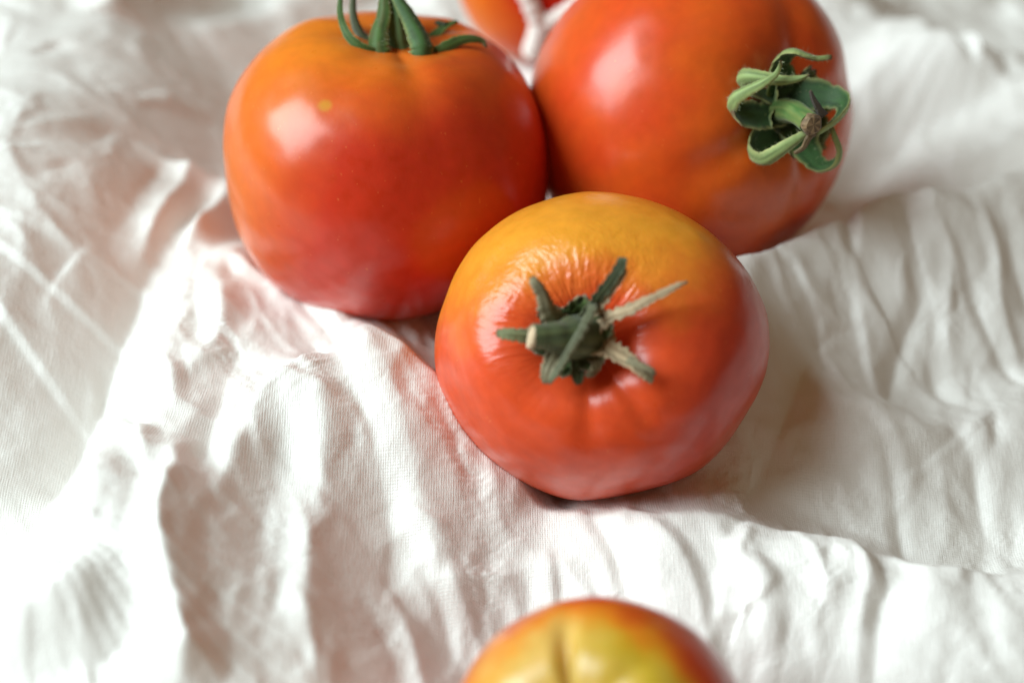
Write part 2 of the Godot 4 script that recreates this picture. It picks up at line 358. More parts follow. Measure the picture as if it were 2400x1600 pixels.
	for j in nz:
		var ja := maxi(j - 1, 0)
		var jb := mini(j + 1, nz - 1)
		for i in nx:
			var ia := maxi(i - 1, 0)
			var ib := mini(i + 1, nx - 1)
			var at := j * nx + i
			var sx := (cloth_h[j * nx + ib] - cloth_h[j * nx + ia]) / (cloth_x[ib] - cloth_x[ia])
			var sz := (cloth_h[jb * nx + i] - cloth_h[ja * nx + i]) / (cloth_z[jb] - cloth_z[ja])
			where[at] = Vector3(cloth_x[i], cloth_h[at], cloth_z[j])
			turned[at] = Vector3(-sx, 1.0, -sz).normalized()
			uv[at] = Vector2(cloth_x[i], cloth_z[j]) / 0.04
			if i < nx - 1 and j < nz - 1:
				index[n] = at
				index[n + 1] = at + 1
				index[n + 2] = at + nx
				index[n + 3] = at + 1
				index[n + 4] = at + nx + 1
				index[n + 5] = at + nx
				n += 6
	var m := StandardMaterial3D.new()
	m.albedo_color = Color(0.935, 0.925, 0.905)
	m.roughness = 0.42
	m.metallic_specular = 0.52
	m.rim_enabled = true
	m.rim = 0.15
	m.heightmap_enabled = true
	m.heightmap_texture = weave()
	m.heightmap_scale = 0.010
	put(self, "white_bed_sheet", where, turned, uv, PackedColorArray(), index, m)
	tag(get_node("white_bed_sheet"), "crumpled white cotton sheet spread under all the tomatoes", "cloth")


func weave() -> ImageTexture:   # over and under threads, 0.65 mm apart
	var n := 512
	var im := Image.create_empty(n, n, false, Image.FORMAT_L8)
	var slub := noise(31, 0.02, 2)
	var bytes := PackedByteArray()
	bytes.resize(n * n)
	for y in n:
		for x in n:
			var u := x * 70.0 / n + 0.12 * slub.get_noise_2d(x * 1.3, y * 1.3 + 300.0)
			var v := y * 70.0 / n + 0.12 * slub.get_noise_2d(x * 1.3 + 500.0, y * 1.3)
			var over := (int(floorf(u)) + int(floorf(v))) % 2 == 0
			var a := absf(sin(PI * u)) * (1.0 if over else 0.45)
			var b := absf(sin(PI * v)) * (0.45 if over else 1.0)
			bytes[y * n + x] = int(clampf(maxf(a, b) * (0.8 + 0.5 * slub.get_noise_2d(x * 5.0, y * 1.0) + 0.35 * slub.get_noise_2d(x * 1.0 + 900.0, y * 5.0)), 0.0, 1.0) * 255.0)
	im = Image.create_from_data(n, n, false, Image.FORMAT_L8, bytes)
	return ImageTexture.create_from_image(im)


func put(parent: Node, called: String, where: PackedVector3Array, turned: PackedVector3Array, uv: PackedVector2Array, color: PackedColorArray, index: PackedInt32Array, m: Material) -> MeshInstance3D:
	var a := []
	a.resize(Mesh.ARRAY_MAX)
	a[Mesh.ARRAY_VERTEX] = where
	a[Mesh.ARRAY_NORMAL] = turned
	if uv.size():
		a[Mesh.ARRAY_TEX_UV] = uv
	if color.size():
		a[Mesh.ARRAY_COLOR] = color
	a[Mesh.ARRAY_INDEX] = index
	var mesh := ArrayMesh.new()
	mesh.add_surface_from_arrays(Mesh.PRIMITIVE_TRIANGLES, a)
	mesh.surface_set_material(0, m)
	var o := MeshInstance3D.new()
	o.name = called
	o.mesh = mesh
	parent.add_child(o, true)
	return o


# ------------------------------------------------------------------ sheets of quads (rows x columns), closed round the columns when "closed"
func sheet(parent: Node, called: String, where: PackedVector3Array, rows: int, columns: int, color: PackedColorArray, uv: PackedVector2Array, m: Material) -> MeshInstance3D:
	# the last column repeats the first one
	var turned := PackedVector3Array()
	turned.resize(rows * columns)
	var index := PackedInt32Array()
	index.resize((rows - 1) * (columns - 1) * 6)
	var n := 0
	for r in rows:
		var ra := maxi(r - 1, 0) * columns
		var rb := mini(r + 1, rows - 1) * columns
		for c in columns:
			var ca := c - 1 if c > 0 else columns - 2
			var cb := c + 1 if c < columns - 1 else 1
			var across := where[r * columns + cb] - where[r * columns + ca]
			var along := where[rb + c] - where[ra + c]
			turned[r * columns + c] = across.cross(along).normalized()
			if r < rows - 1 and c < columns - 1:
				var at := r * columns + c
				index[n] = at
				index[n + 1] = at + columns
				index[n + 2] = at + 1
				index[n + 3] = at + 1
				index[n + 4] = at + columns
				index[n + 5] = at + columns + 1
				n += 6
	for c in columns:   # the rings that close at a point
		for r in [0, rows - 1]:
			if where[r * columns].distance_to(where[r * columns + columns / 2]) < 1e-6:
				var inner: int = (1 if r == 0 else rows - 2) * columns
				var sum := Vector3.ZERO
				for k in columns - 1:
					sum += turned[inner + k]
				turned[r * columns + c] = sum.normalized()
	return put(parent, called, where, turned, uv, color, index, m)


# ------------------------------------------------------------------ tomatoes

var patches: NoiseTexture2D
var pores: NoiseTexture2D


func skin_material(seed_: int, marks: Texture2D) -> StandardMaterial3D:
	var m := StandardMaterial3D.new()
	m.vertex_color_use_as_albedo = true
	m.roughness = 0.33
	m.roughness_texture = patches
	m.metallic_specular = 0.36
	m.clearcoat_enabled = true
	m.clearcoat = 0.55
	m.clearcoat_roughness = 0.25
	m.subsurf_scatter_enabled = true
	m.subsurf_scatter_strength = 0.12
	m.heightmap_enabled = true
	m.heightmap_texture = pores
	m.heightmap_scale = 0.0016
	m.detail_enabled = true
	m.detail_albedo = marks
	m.detail_blend_mode = BaseMaterial3D.BLEND_MODE_MIX
	return m


func marks(seed_: int, amount: int) -> ImageTexture:   # pale flecks and fine scratches of the skin
	var rng := RandomNumberGenerator.new()
	rng.seed = seed_
	var im := Image.create_empty(1024, 512, false, Image.FORMAT_RGBA8)
	im.fill(Color(0.95, 0.6, 0.3, 0.0))
	for k in amount:
		var x := rng.randi_range(4, 1010)
		var y := rng.randi_range(30, 480)
		var strong := rng.randf_range(0.08, 0.38)
		var tint := Color(0.96, rng.randf_range(0.55, 0.75), rng.randf_range(0.25, 0.5), strong)
		if rng.randf() < 0.88:
			im.set_pixel(x, y, tint)
			if rng.randf() < 0.3:
				im.set_pixel(x + 1, y, tint)
				im.set_pixel(x, y + 1, tint)
		else:
			var turn := rng.randf_range(0, TAU)
			var p := Vector2(x, y)
			for s in rng.randi_range(2, 5):
				im.set_pixelv(Vector2i(clampi(int(p.x), 0, 1023), clampi(int(p.y), 0, 511)), tint)
				turn += rng.randf_range(-0.5, 0.5)
				p += Vector2.from_angle(turn)
	return ImageTexture.create_from_image(im)


# what: a (radius), top and bottom (half heights), cavity, cavity_width, furrows [[angle, width, depth], ...], seed, axis, roll
func tomato_skin(root: Node3D, what: Dictionary, paint: Callable, centre: Vector3, rows := 200, columns := 321) -> MeshInstance3D:
	var a: float = what.a
	var top: float = what.top
	var bottom: float = what.bottom
	var cavity: float = what.cavity
	var wide: float = what.cavity_width
	var furrows: Array = what.furrows
	var reach: float = what.get("reach", 0.6)
	var squash: float = what.get("squash", 0.0)
	var squash_along: Vector3 = what.get("squash_along", Vector3.UP)
	var wrinkle: float = what.get("wrinkle", 0.0)
	var lump: float = what.get("lump", 0.02)
	var low := noise(what.seed, 1.0, 1)
	var mid := noise(what.seed + 1, 3.0, 2)
	var fine := noise(what.seed + 2, 1.0, 3, FastNoiseLite.FRACTAL_RIDGED)
	var mottle := noise(what.seed + 3, 9.0, 4)
	var up: Vector3 = what.axis.normalized()
	var side := up.cross(Vector3(0, 0, 1)).normalized()
	var basis := Basis(side, up, side.cross(up)) * Basis(Vector3.UP, what.get("roll", 0.0))
	var where := PackedVector3Array()
	var color := PackedColorArray()
	var uv := PackedVector2Array()
	where.resize(rows * columns)
	color.resize(rows * columns)
	uv.resize(rows * columns)
	var groove := PackedFloat32Array()
	groove.resize(columns)
	for c in columns:
		var angle := TAU * c / (columns - 1)
		var sum := 0.0
		for f in furrows:
			var d: float = absf(wrapf(angle - f[0], -PI, PI)) / f[1]
			if d < 3.0:
				sum += f[2] * exp(-d * d)
		groove[c] = sum
	for r in rows:
		var theta := PI * pow(float(r) / (rows - 1), 1.12)
		var ring := sin(theta)
		var high := cos(theta)
		var rho0 := pow(maxf(ring, 0.0), what.get("square", 0.96))
		var y0 := pow(absf(high), what.get("flat", 0.96)) * (top if high > 0.0 else -bottom)
		var shoulder := exp(-pow((theta - 0.45) / reach, 2.0)) * minf(1.0, theta * 4.0)
		var dimple := cavity * exp(-pow(rho0 / wide, 2.0)) if high > 0.0 else 0.25 * cavity * exp(-pow(rho0 / 0.15, 2.0))
		for c in columns:
			var angle := TAU * c / (columns - 1)
			var d := Vector3(ring * cos(angle), high, ring * sin(angle))
			var swell := 1.0 + lump * low.get_noise_3dv(d) + 0.12 * lump * mid.get_noise_3dv(d) - groove[c] * shoulder
			var p := Vector3(a * rho0 * cos(angle), y0 - (dimple if high > 0.0 else -dimple), a * rho0 * sin(angle)) * swell
			var world := basis * d
			if wrinkle > 0.0:
				p += d * wrinkle * what.wrinkles.call(fine, d, world, rho0, angle, high)
			p = basis * p
			p -= squash_along * (squash * p.dot(squash_along))
			where[r * columns + c] = p + centre
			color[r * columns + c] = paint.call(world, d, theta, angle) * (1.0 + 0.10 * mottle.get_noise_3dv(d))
			uv[r * columns + c] = Vector2(float(c) / (columns - 1), theta / PI)
	var skin := skin_material(what.seed, marks(what.seed, what.get("marks", 200)))
	skin.metallic_specular = what.get("shine", 0.36)
	skin.clearcoat = what.get("gloss", 0.48)
	return sheet(root, "skin", where, rows, columns, color, uv, skin)


func thing(called: String, at: Vector3, label: String, category: String, group := "") -> Node3D:
	var o := Node3D.new()
	o.name = called
	add_child(o, true)
	o.position = at
	tag(o, label, category, group)
	return o


# A leaf-like sepal along a line: "half" wide, bent like a gutter, dark veins, its tip browned.
func sepal(parent: Node, p: Array, half: float, facing: Vector3, look: Dictionary) -> MeshInstance3D:
	var q := smooth_line(p, 12)
	var n := q.size()
	var columns := 25
	var where := PackedVector3Array()
	var color := PackedColorArray()
	where.resize(n * columns)
	color.resize(n * columns)
	var grain := noise(look.get("seed", 1), 1.0, 2)
	var gutter: float = look.get("gutter", 0.35)
	var thick: float = look.get("thick", 0.0006)
	var blunt: float = look.get("blunt", 0.25)
	var twist: float = look.get("twist", 0.0)
	var shape: float = look.get("belly", 0.25)
	var normal := facing.normalized()
	for i in n:
		var t := float(i) / (n - 1)
		var along := (q[mini(i + 1, n - 1)] - q[maxi(i - 1, 0)]).normalized()
		if look.has("fixed"):
			normal = facing.normalized()
		normal = (normal - along * normal.dot(along)).normalized()
		var face := normal.rotated(along, twist * t + look.get("roll", 0.0))
		var across := face.cross(along)
		# widest at "belly", a blunt or a fine tip
		var w := half * (lerpf(look.get("base", 1.5), 1.0, smoothstep(0.0, shape, t)) if t < shape else lerpf(1.0, blunt, pow((t - shape) / (1.0 - shape), look.get("taper", 1.2))))
		w *= 1.0 + 0.07 * grain.get_noise_2d(t * 9.0, 3.0)
		var th := thick * (1.0 - 0.35 * t)
		if t > 0.86:
			w *= sqrt(maxf(0.0, 1.0 - pow((t - 0.86) / 0.145, 2.0)))
		w *= 1.0 + look.get("ragged", 0.1) * grain.get_noise_2d(t * 16.0, 8.0)
		if i == 0 or i == n - 1:
			w *= 0.02
			th *= 0.05
		for c in columns:
			var s := TAU * c / (columns - 1)
			var u := cos(s)
			var edge := u * u
			var v := grain.get_noise_2d(u * 7.0 + 20.0, t * 2.0)
			var rib := cos(u * 8.0) * (1.0 - edge)
			var lift: float = gutter * (1.0 + 0.5 * grain.get_noise_2d(t * 4.0, 15.0)) * w * edge + look.get("ribs", 0.12) * th * rib * signf(sin(s)) + th * sin(s) * (1.0 + 0.5 * (1.0 - edge)) + 0.12 * th * v
			where[i * columns + c] = q[i] + across * u * w + face * lift
			var tint: Color = look.inner if sin(s) > 0.0 else look.outer
			tint = tint.lerp(look.get("rim", tint), smoothstep(0.7, 1.0, absf(u)) * 0.6)
			tint = tint * (1.0 + 0.6 * v + 0.12 * rib)
			var patch := grain.get_noise_2d(t * 5.0 + 7.0, u * 1.5)
			tint = tint.lerp(look.get("dry", Color(0.10, 0.055, 0.02)), clampf(smoothstep(look.get("dry_from", 0.9), 1.0, t) + look.get("dried", 0.0) * smoothstep(-0.2, 0.5, patch), 0.0, 1.0))
			color[i * columns + c] = tint
	var leaf := sheet(parent, "sepal", where, n, columns, color, PackedVector2Array(), calyx_green)
	if look.get("hairs", 0) > 0:   # soft short hairs all over
		var st := SurfaceTool.new()
		st.begin(Mesh.PRIMITIVE_TRIANGLES)
		var rng := RandomNumberGenerator.new()
		rng.seed = columns + n
		for k: int in look.hairs:
			var i := rng.randi_range(2, n - 3)
			var c := rng.randi_range(0, columns - 2)
			var root := where[i * columns + c]
			var out := (root - q[i]).normalized()
			var lean := Vector3(rng.randf_range(-0.5, 0.5), rng.randf_range(-0.5, 0.5), rng.randf_range(-0.5, 0.5))
			var tip := root + (out + lean) * rng.randf_range(0.0003, 0.0011)
			var wide := (tip - root).cross(Vector3(0.2, 0.6, 0.7)).normalized() * 0.000035
			st.add_vertex(root - wide)
			st.add_vertex(root + wide)
			st.add_vertex(tip)
		st.generate_normals()
		var hairs := MeshInstance3D.new()
		hairs.name = "fine_hairs"
		hairs.mesh = st.commit()
		hairs.material_override = hair_white
		hairs.set_meta("kind", "stuff")
		leaf.add_child(hairs, true)
	return leaf


# The cup in which the sepals join: a shallow star-edged bowl, dark within, with a pale thin rim.
func bowl(parent: Node, centre: Vector3, axis: Vector3, radius: float, lift: float, turn: float, inner: Color, outer: Color, rim: Color, rough := 0.3) -> void:
	var up := axis.normalized()
	var side := up.cross(Vector3(0.2, 1, 0.1)).normalized()
	var across := up.cross(side)
	var rows := 29
	var columns := 81
	var where := PackedVector3Array()
	var color := PackedColorArray()
	var grain := noise(19, 1.0, 2)
	for i in rows:
		var k := float(i) / (rows - 1) * 2.0
		var t := k if k < 1.0 else 2.0 - k
		var back := 0.0 if k < 1.0 else 0.0006 * minf(1.0, (1.0 - t) * 6.0)
		for c in columns:
			var s := TAU * c / (columns - 1)
			var v := grain.get_noise_2d(cos(s) * 3.0, sin(s) * 3.0)
			var r := radius * t * (1.0 + 0.14 * t * cos(6.0 * s + turn) + 0.12 * t * v)
			where.append(centre + (side * cos(s) + across * sin(s)) * r + up * (lift * t * t * (1.0 + rough * v) + rough * 0.002 * grain.get_noise_2d(cos(s) * 4.0 * t, sin(s) * 4.0 * t + 9.0) - back))
			color.append((inner if k < 1.0 else outer).lerp(rim, smoothstep(0.9, 1.0, t)) * (1.0 + rough * 1.5 * grain.get_noise_2d(cos(s) * 6.0 * t, sin(s) * 6.0 * t + 4.0)))
	sheet(parent, "calyx_cup", where, rows, columns, color, PackedVector2Array(), calyx_green)


# A round stalk along a line with a ribbed surface; radii along it.
func stalk(parent: Node, called: String, p: Array, radii: Array, inner: Color, outer: Color, seed_: int, close := true) -> MeshInstance3D:
	var q := smooth_line(p, 12)
	var n := q.size()
	var columns := 33
	var rows := n + 1
	var where := PackedVector3Array()
	var color := PackedColorArray()
	where.resize(rows * columns)
	color.resize(rows * columns)
	var grain := noise(seed_, 1.0, 3)
	var normal := Vector3(0.31, 0.2, 0.9)
	for i in rows:
		var k := mini(i, n - 1)
		var t := float(k) / (n - 1)
		var along := (q[mini(k + 1, n - 1)] - q[maxi(k - 1, 0)]).normalized()
		normal = (normal - along * normal.dot(along)).normalized()
		var across := along.cross(normal)
		var at := t * (radii.size() - 1)
		var a := mini(int(at), radii.size() - 2)
		var r := lerpf(radii[a], radii[a + 1], smoothstep(0.0, 1.0, at - a))
		if i == rows - 1:
			r = 0.0
		for c in columns:
			var s := TAU * c / (columns - 1)
			var v := grain.get_noise_3d(cos(s) * 2.2, sin(s) * 2.2, t * 1.6)
			var rr := r * (1.0 + 0.07 * v + 0.04 * cos(5.0 * s))
			where[i * columns + c] = q[k] + (normal * cos(s) + across * sin(s)) * rr
			color[i * columns + c] = inner.lerp(outer, clampf(0.5 + 0.9 * v, 0.0, 1.0))
	return sheet(parent, called, where, rows, columns, color, PackedVector2Array(), calyx_green)


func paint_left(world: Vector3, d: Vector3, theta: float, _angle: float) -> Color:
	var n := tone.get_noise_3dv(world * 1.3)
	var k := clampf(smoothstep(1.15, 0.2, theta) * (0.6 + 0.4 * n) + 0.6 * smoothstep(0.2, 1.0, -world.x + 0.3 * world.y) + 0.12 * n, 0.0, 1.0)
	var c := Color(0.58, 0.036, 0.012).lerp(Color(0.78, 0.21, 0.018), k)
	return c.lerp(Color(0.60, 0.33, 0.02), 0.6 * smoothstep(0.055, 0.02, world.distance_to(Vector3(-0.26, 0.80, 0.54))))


func paint_right(world: Vector3, d: Vector3, theta: float, _angle: float) -> Color:
	var n := tone.get_noise_3dv(world * 1.1 + Vector3(5, 2, 1))
	return Color(0.66, 0.066, 0.012).lerp(Color(0.76, 0.16, 0.016), clampf(0.18 + 0.5 * n + 0.2 * smoothstep(1.4, 0.6, theta), 0.0, 1.0))


func paint_front(world: Vector3, d: Vector3, theta: float, _angle: float) -> Color:
	var n := tone.get_noise_3dv(world * 1.6 + Vector3(1, 7, 3))
	var fine := tone.get_noise_3dv(world * 9.0)
	var high := world.dot(Vector3(-0.12, 0.743, -0.669))
	var k := smoothstep(0.0, 0.72, high + 0.16 * n + 0.04 * fine) * smoothstep(0.25, 0.6, theta + 0.15 * n)
	var c := Color(0.70, 0.080, 0.022).lerp(Color(0.78, 0.31, 0.028), k)
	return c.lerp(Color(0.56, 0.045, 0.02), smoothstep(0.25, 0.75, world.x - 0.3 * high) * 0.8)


func paint_near(world: Vector3, d: Vector3, theta: float, angle: float) -> Color:
	var n := tone.get_noise_3dv(world * 2.2 + Vector3(3, 1, 9))
	var c := Color(0.68, 0.42, 0.10).lerp(Color(0.50, 0.34, 0.02), clampf(smoothstep(-0.2, 0.5, world.x + 0.3 * world.y) + 0.6 * n, 0.0, 1.0))
	c = c.lerp(Color(0.74, 0.24, 0.015), smoothstep(0.55, 0.95, theta + 0.3 * n))
	return c.lerp(Color(0.60, 0.06, 0.014), smoothstep(0.8, 1.25, theta + 0.3 * n + 0.2 * world.x))


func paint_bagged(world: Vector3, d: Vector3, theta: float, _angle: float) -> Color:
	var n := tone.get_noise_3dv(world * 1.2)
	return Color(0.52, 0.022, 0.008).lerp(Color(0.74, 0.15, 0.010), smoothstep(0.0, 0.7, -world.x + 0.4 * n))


# how far the shrunken skin of the front tomato stands out or in (about -1 to 1)
func wrinkles(fine: FastNoiseLite, d: Vector3, world: Vector3, rho: float, angle: float, high: float) -> float:
	if high < -0.1:
		return 0.0
	var up := world.dot(Vector3(-0.12, 0.743, -0.669))
	var left := -world.x
	var radial := fine.get_noise_3d(cos(angle) * 5.5, sin(angle) * 5.5 + 11.0, rho * 3.0)
	var near := smoothstep(0.12, 0.25, rho) * smoothstep(0.75, 0.35, rho) * (0.12 + 0.88 * smoothstep(-0.1, 0.5, up + 0.4 * left))
	var tangle := fine.get_noise_3dv(Vector3(world.x * 13.0, up * 8.0, world.z * 5.0) + Vector3.ONE * 0.8 * tone.get_noise_3dv(world * 5.0))
	var yellow := smoothstep(0.1, 0.4, up) * smoothstep(0.9, 0.6, rho) * smoothstep(0.5, 0.1, world.x)
	return 0.24 * near * radial + 0.09 * yellow * tangle


var tone := FastNoiseLite.new()


func build_tomatoes() -> void:
	tone.seed = 77
	tone.frequency = 1.0
	tone.fractal_octaves = 3
	calyx_green = StandardMaterial3D.new()
	calyx_green.vertex_color_use_as_albedo = true
	calyx_green.roughness = 0.6
	calyx_green.metallic_specular = 0.4
	calyx_green.rim_enabled = true
	calyx_green.rim = 0.3
	hair_white = StandardMaterial3D.new()
	hair_white.albedo_color = Color(0.75, 0.78, 0.62)
	hair_white.roughness = 0.6

	# the upright tomato on the left
	var left := thing("tomato", Vector3(-0.0342, 0.0044, -0.3222), "orange-red tomato standing upright on the left, its green calyx curling upwards", "tomato", "tomatoes on the sheet")
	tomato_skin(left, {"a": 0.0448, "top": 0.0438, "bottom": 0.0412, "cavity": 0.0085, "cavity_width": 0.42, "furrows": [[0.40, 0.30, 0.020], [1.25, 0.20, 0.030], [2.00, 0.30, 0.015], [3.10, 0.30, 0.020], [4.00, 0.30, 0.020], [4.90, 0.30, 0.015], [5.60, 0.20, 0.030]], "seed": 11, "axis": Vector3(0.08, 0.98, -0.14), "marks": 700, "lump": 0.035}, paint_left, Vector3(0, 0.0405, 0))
	var calyx := Node3D.new()
	calyx.name = "calyx"
	left.add_child(calyx, true)
	sepal(calyx, [Vector3(0.0042, 0.074, -0.0026), Vector3(0.0002, 0.0757, 0.0012), Vector3(-0.0042, 0.0781, 0.0018), Vector3(-0.0073, 0.08, 0.0001), Vector3(-0.0092, 0.0822, -0.0032), Vector3(-0.0099, 0.085, -0.0058), Vector3(-0.0096, 0.0882, -0.01), Vector3(-0.0089, 0.0906, -0.0135)], 0.0013, Vector3(-0.5, 0.3867, 0.7283), {"inner": Color(0.06, 0.12, 0.025), "outer": Color(0.17, 0.23, 0.06), "rim": Color(0.28, 0.30, 0.09), "base": 1.3, "hairs": 120, "gutter": 0.5, "roll": 0.5, "dry_from": 0.99, "fixed": 1})
	sepal(calyx, [Vector3(0.0035, 0.0731, -0.0045), Vector3(-0.0008, 0.0748, -0.0046), Vector3(-0.0045, 0.0765, -0.0061), Vector3(-0.0066, 0.0787, -0.0095), Vector3(-0.0074, 0.0811, -0.013), Vector3(-0.0072, 0.0839, -0.0169), Vector3(-0.0065, 0.0859, -0.02)], 0.0017, Vector3(-0.3, -0.4536, -0.8027), {"inner": Color(0.05, 0.065, 0.025), "outer": Color(0.06, 0.07, 0.03), "rim": Color(0.13, 0.13, 0.07), "gutter": 0.3, "roll": 0.3, "fixed": 1})
	sepal(calyx, [Vector3(0.0037, 0.073, -0.0017), Vector3(0.0012, 0.0747, 0.0022), Vector3(-0.0004, 0.0776, 0.0009), Vector3(-0.0003, 0.0801, -0.0027), Vector3(0.0008, 0.0828, -0.0065), Vector3(0.0009, 0.0856, -0.0103), Vector3(0.0001, 0.0888, -0.0146)], 0.0031, Vector3(-0.3, 0.7508, 0.535), {"inner": Color(0.06, 0.12, 0.025), "outer": Color(0.17, 0.23, 0.06), "rim": Color(0.28, 0.30, 0.09), "base": 0.95, "hairs": 120, "gutter": -0.3, "dried": 0.5, "dry": Color(0.10, 0.07, 0.025), "belly": 0.3, "blunt": 0.3, "fixed": 1})
	sepal(calyx, [Vector3(0.0065, 0.0734, -0.0007), Vector3(0.0101, 0.0748, 0.0034), Vector3(0.0113, 0.0781, 0.0018), Vector3(0.0097, 0.0808, -0.002), Vector3(0.0073, 0.0836, -0.0058), Vector3(0.0047, 0.0861, -0.0094), Vector3(0.0027, 0.0889, -0.0133)], 0.0031, Vector3(0.2, 0.7508, 0.535), {"inner": Color(0.05, 0.12, 0.03), "outer": Color(0.16, 0.27, 0.09), "rim": Color(0.30, 0.32, 0.10), "base": 0.95, "hairs": 120, "gutter": -0.35, "dried": 0.35, "dry": Color(0.04, 0.05, 0.02), "belly": 0.3, "blunt": 0.3, "fixed": 1})
	sepal(calyx, [Vector3(0.0068, 0.0728, -0.0055), Vector3(0.0111, 0.0721, -0.0089), Vector3(0.014, 0.0732, -0.0126), Vector3(0.0166, 0.0745, -0.0151), Vector3(0.0198, 0.0751, -0.017)], 0.0022, Vector3(-0.2, 0.8995, 0.4012), {"inner": Color(0.06, 0.12, 0.025), "outer": Color(0.17, 0.23, 0.06), "rim": Color(0.28, 0.30, 0.09), "gutter": 0.3, "belly": 0.4, "roll": -0.3, "fixed": 1})
	sepal(calyx, [Vector3(0.0166, 0.0746, -0.0152), Vector3(0.0148, 0.075, -0.0162), Vector3(0.0137, 0.0749, -0.0168)], 0.0009, Vector3(0.5, 0.238, 0.8622), {"inner": Color(0.05, 0.065, 0.025), "outer": Color(0.06, 0.07, 0.03), "rim": Color(0.13, 0.13, 0.07), "blunt": 0.4, "fixed": 1})
	sepal(calyx, [Vector3(0.0082, 0.0737, -0.001), Vector3(0.0128, 0.0742, -0.0001), Vector3(0.0167, 0.076, -0.0017), Vector3(0.0203, 0.0768, -0.0038), Vector3(0.0236, 0.0767, -0.005), Vector3(0.0264, 0.0758, -0.0055), Vector3(0.0276, 0.0745, -0.0043)], 0.0017, Vector3(0.2, 0.9143, 0.1187), {"inner": Color(0.06, 0.12, 0.025), "outer": Color(0.17, 0.23, 0.06), "rim": Color(0.28, 0.30, 0.09), "gutter": 0.25, "roll": 0.7, "dried": 0.3, "dry_from": 0.7, "fixed": 1})
	bowl(calyx, Vector3(0.0053, 0.0715, -0.003), Vector3(0.08, 0.98, -0.14), 0.0062, 0.0022, 1.0, Color(0.06, 0.10, 0.03), Color(0.14, 0.18, 0.06), Color(0.25, 0.25, 0.08))
	stalk(left, "stem", [Vector3(0.0049, 0.0709, -0.0039), Vector3(0.0045, 0.0749, -0.0061), Vector3(0.0039, 0.0794, -0.0088), Vector3(0.003, 0.0833, -0.0123), Vector3(0.0016, 0.087, -0.0169)], [0.0044, 0.0034, 0.0029, 0.0024, 0.0023], Color(0.07, 0.17, 0.05), Color(0.17, 0.26, 0.10), 5)

	# the tomato lying on its side, top right
	var right := thing("tomato", Vector3(0.0509, 0.0046, -0.3407), "orange-red tomato lying on its side at the top right, curled green calyx facing right", "tomato", "tomatoes on the sheet")
	tomato_skin(right, {"a": 0.0454, "top": 0.0420, "bottom": 0.0468, "cavity": 0.007, "cavity_width": 0.36, "furrows": [[0.60, 0.20, 0.030], [1.90, 0.20, 0.035], [2.90, 0.25, 0.030], [4.10, 0.25, 0.035], [5.30, 0.20, 0.030]], "seed": 23, "axis": Vector3(0.6, 0.481, 0.639), "marks": 400, "lump": 0.02}, paint_right, Vector3(0, 0.0445, 0))
	calyx = Node3D.new()
	calyx.name = "calyx"
	right.add_child(calyx, true)
	sepal(calyx, [Vector3(0.0199, 0.0659, 0.0238), Vector3(0.0182, 0.0697, 0.0231), Vector3(0.0174, 0.0744, 0.0229), Vector3(0.0186, 0.0781, 0.0235), Vector3(0.0205, 0.0796, 0.0249), Vector3(0.0235, 0.0788, 0.0256), Vector3(0.0264, 0.0777, 0.0252), Vector3(0.0305, 0.0775, 0.0241)], 0.0024, Vector3(-0.2, 0.9069, 0.26), {"inner": Color(0.035, 0.09, 0.025), "outer": Color(0.24, 0.33, 0.12), "rim": Color(0.36, 0.36, 0.13), "hairs": 260, "base": 2.2, "gutter": 0.35, "belly": 0.45, "blunt": 0.12})
	sepal(calyx, [Vector3(0.0181, 0.0655, 0.0241), Vector3(0.0135, 0.0673, 0.0252), Vector3(0.0091, 0.0699, 0.0269), Vector3(0.0069, 0.0731, 0.0281), Vector3(0.0081, 0.0754, 0.03), Vector3(0.0121, 0.0762, 0.032), Vector3(0.0164, 0.0763, 0.0333), Vector3(0.0202, 0.0771, 0.0339), Vector3(0.0231, 0.0784, 0.0341)], 0.0022, Vector3(-0.3, 0.9069, 0.26), {"inner": Color(0.035, 0.09, 0.025), "outer": Color(0.24, 0.33, 0.12), "rim": Color(0.36, 0.36, 0.13), "hairs": 260, "base": 2.2, "gutter": 0.35, "belly": 0.4, "blunt": 0.2})
	sepal(calyx, [Vector3(0.0172, 0.0624, 0.0269), Vector3(0.0124, 0.0625, 0.0296), Vector3(0.007, 0.0648, 0.0315), Vector3(0.0044, 0.0685, 0.0335), Vector3(0.005, 0.072, 0.0344), Vector3(0.0081, 0.0746, 0.0348), Vector3(0.0115, 0.077, 0.0353), Vector3(0.0145, 0.0792, 0.0347), Vector3(0.0157, 0.0822, 0.0334)], 0.0023, Vector3(-0.5, 0.6096, 0.5276), {"inner": Color(0.035, 0.09, 0.025), "outer": Color(0.24, 0.33, 0.12), "rim": Color(0.36, 0.36, 0.13), "hairs": 260, "base": 2.2, "gutter": 0.35, "belly": 0.4, "blunt": 0.15})
	sepal(calyx, [Vector3(0.0186, 0.0633, 0.0288), Vector3(0.014, 0.0642, 0.0314), Vector3(0.01, 0.0653, 0.0331), Vector3(0.0069, 0.0667, 0.0345), Vector3(0.0046, 0.0687, 0.0354)], 0.0042, Vector3(-0.3, 0.71, 0.6391), {"inner": Color(0.03, 0.075, 0.022), "outer": Color(0.24, 0.33, 0.12), "rim": Color(0.40, 0.36, 0.14), "base": 0.8, "belly": 0.5, "blunt": 0.75, "gutter": 0.3})
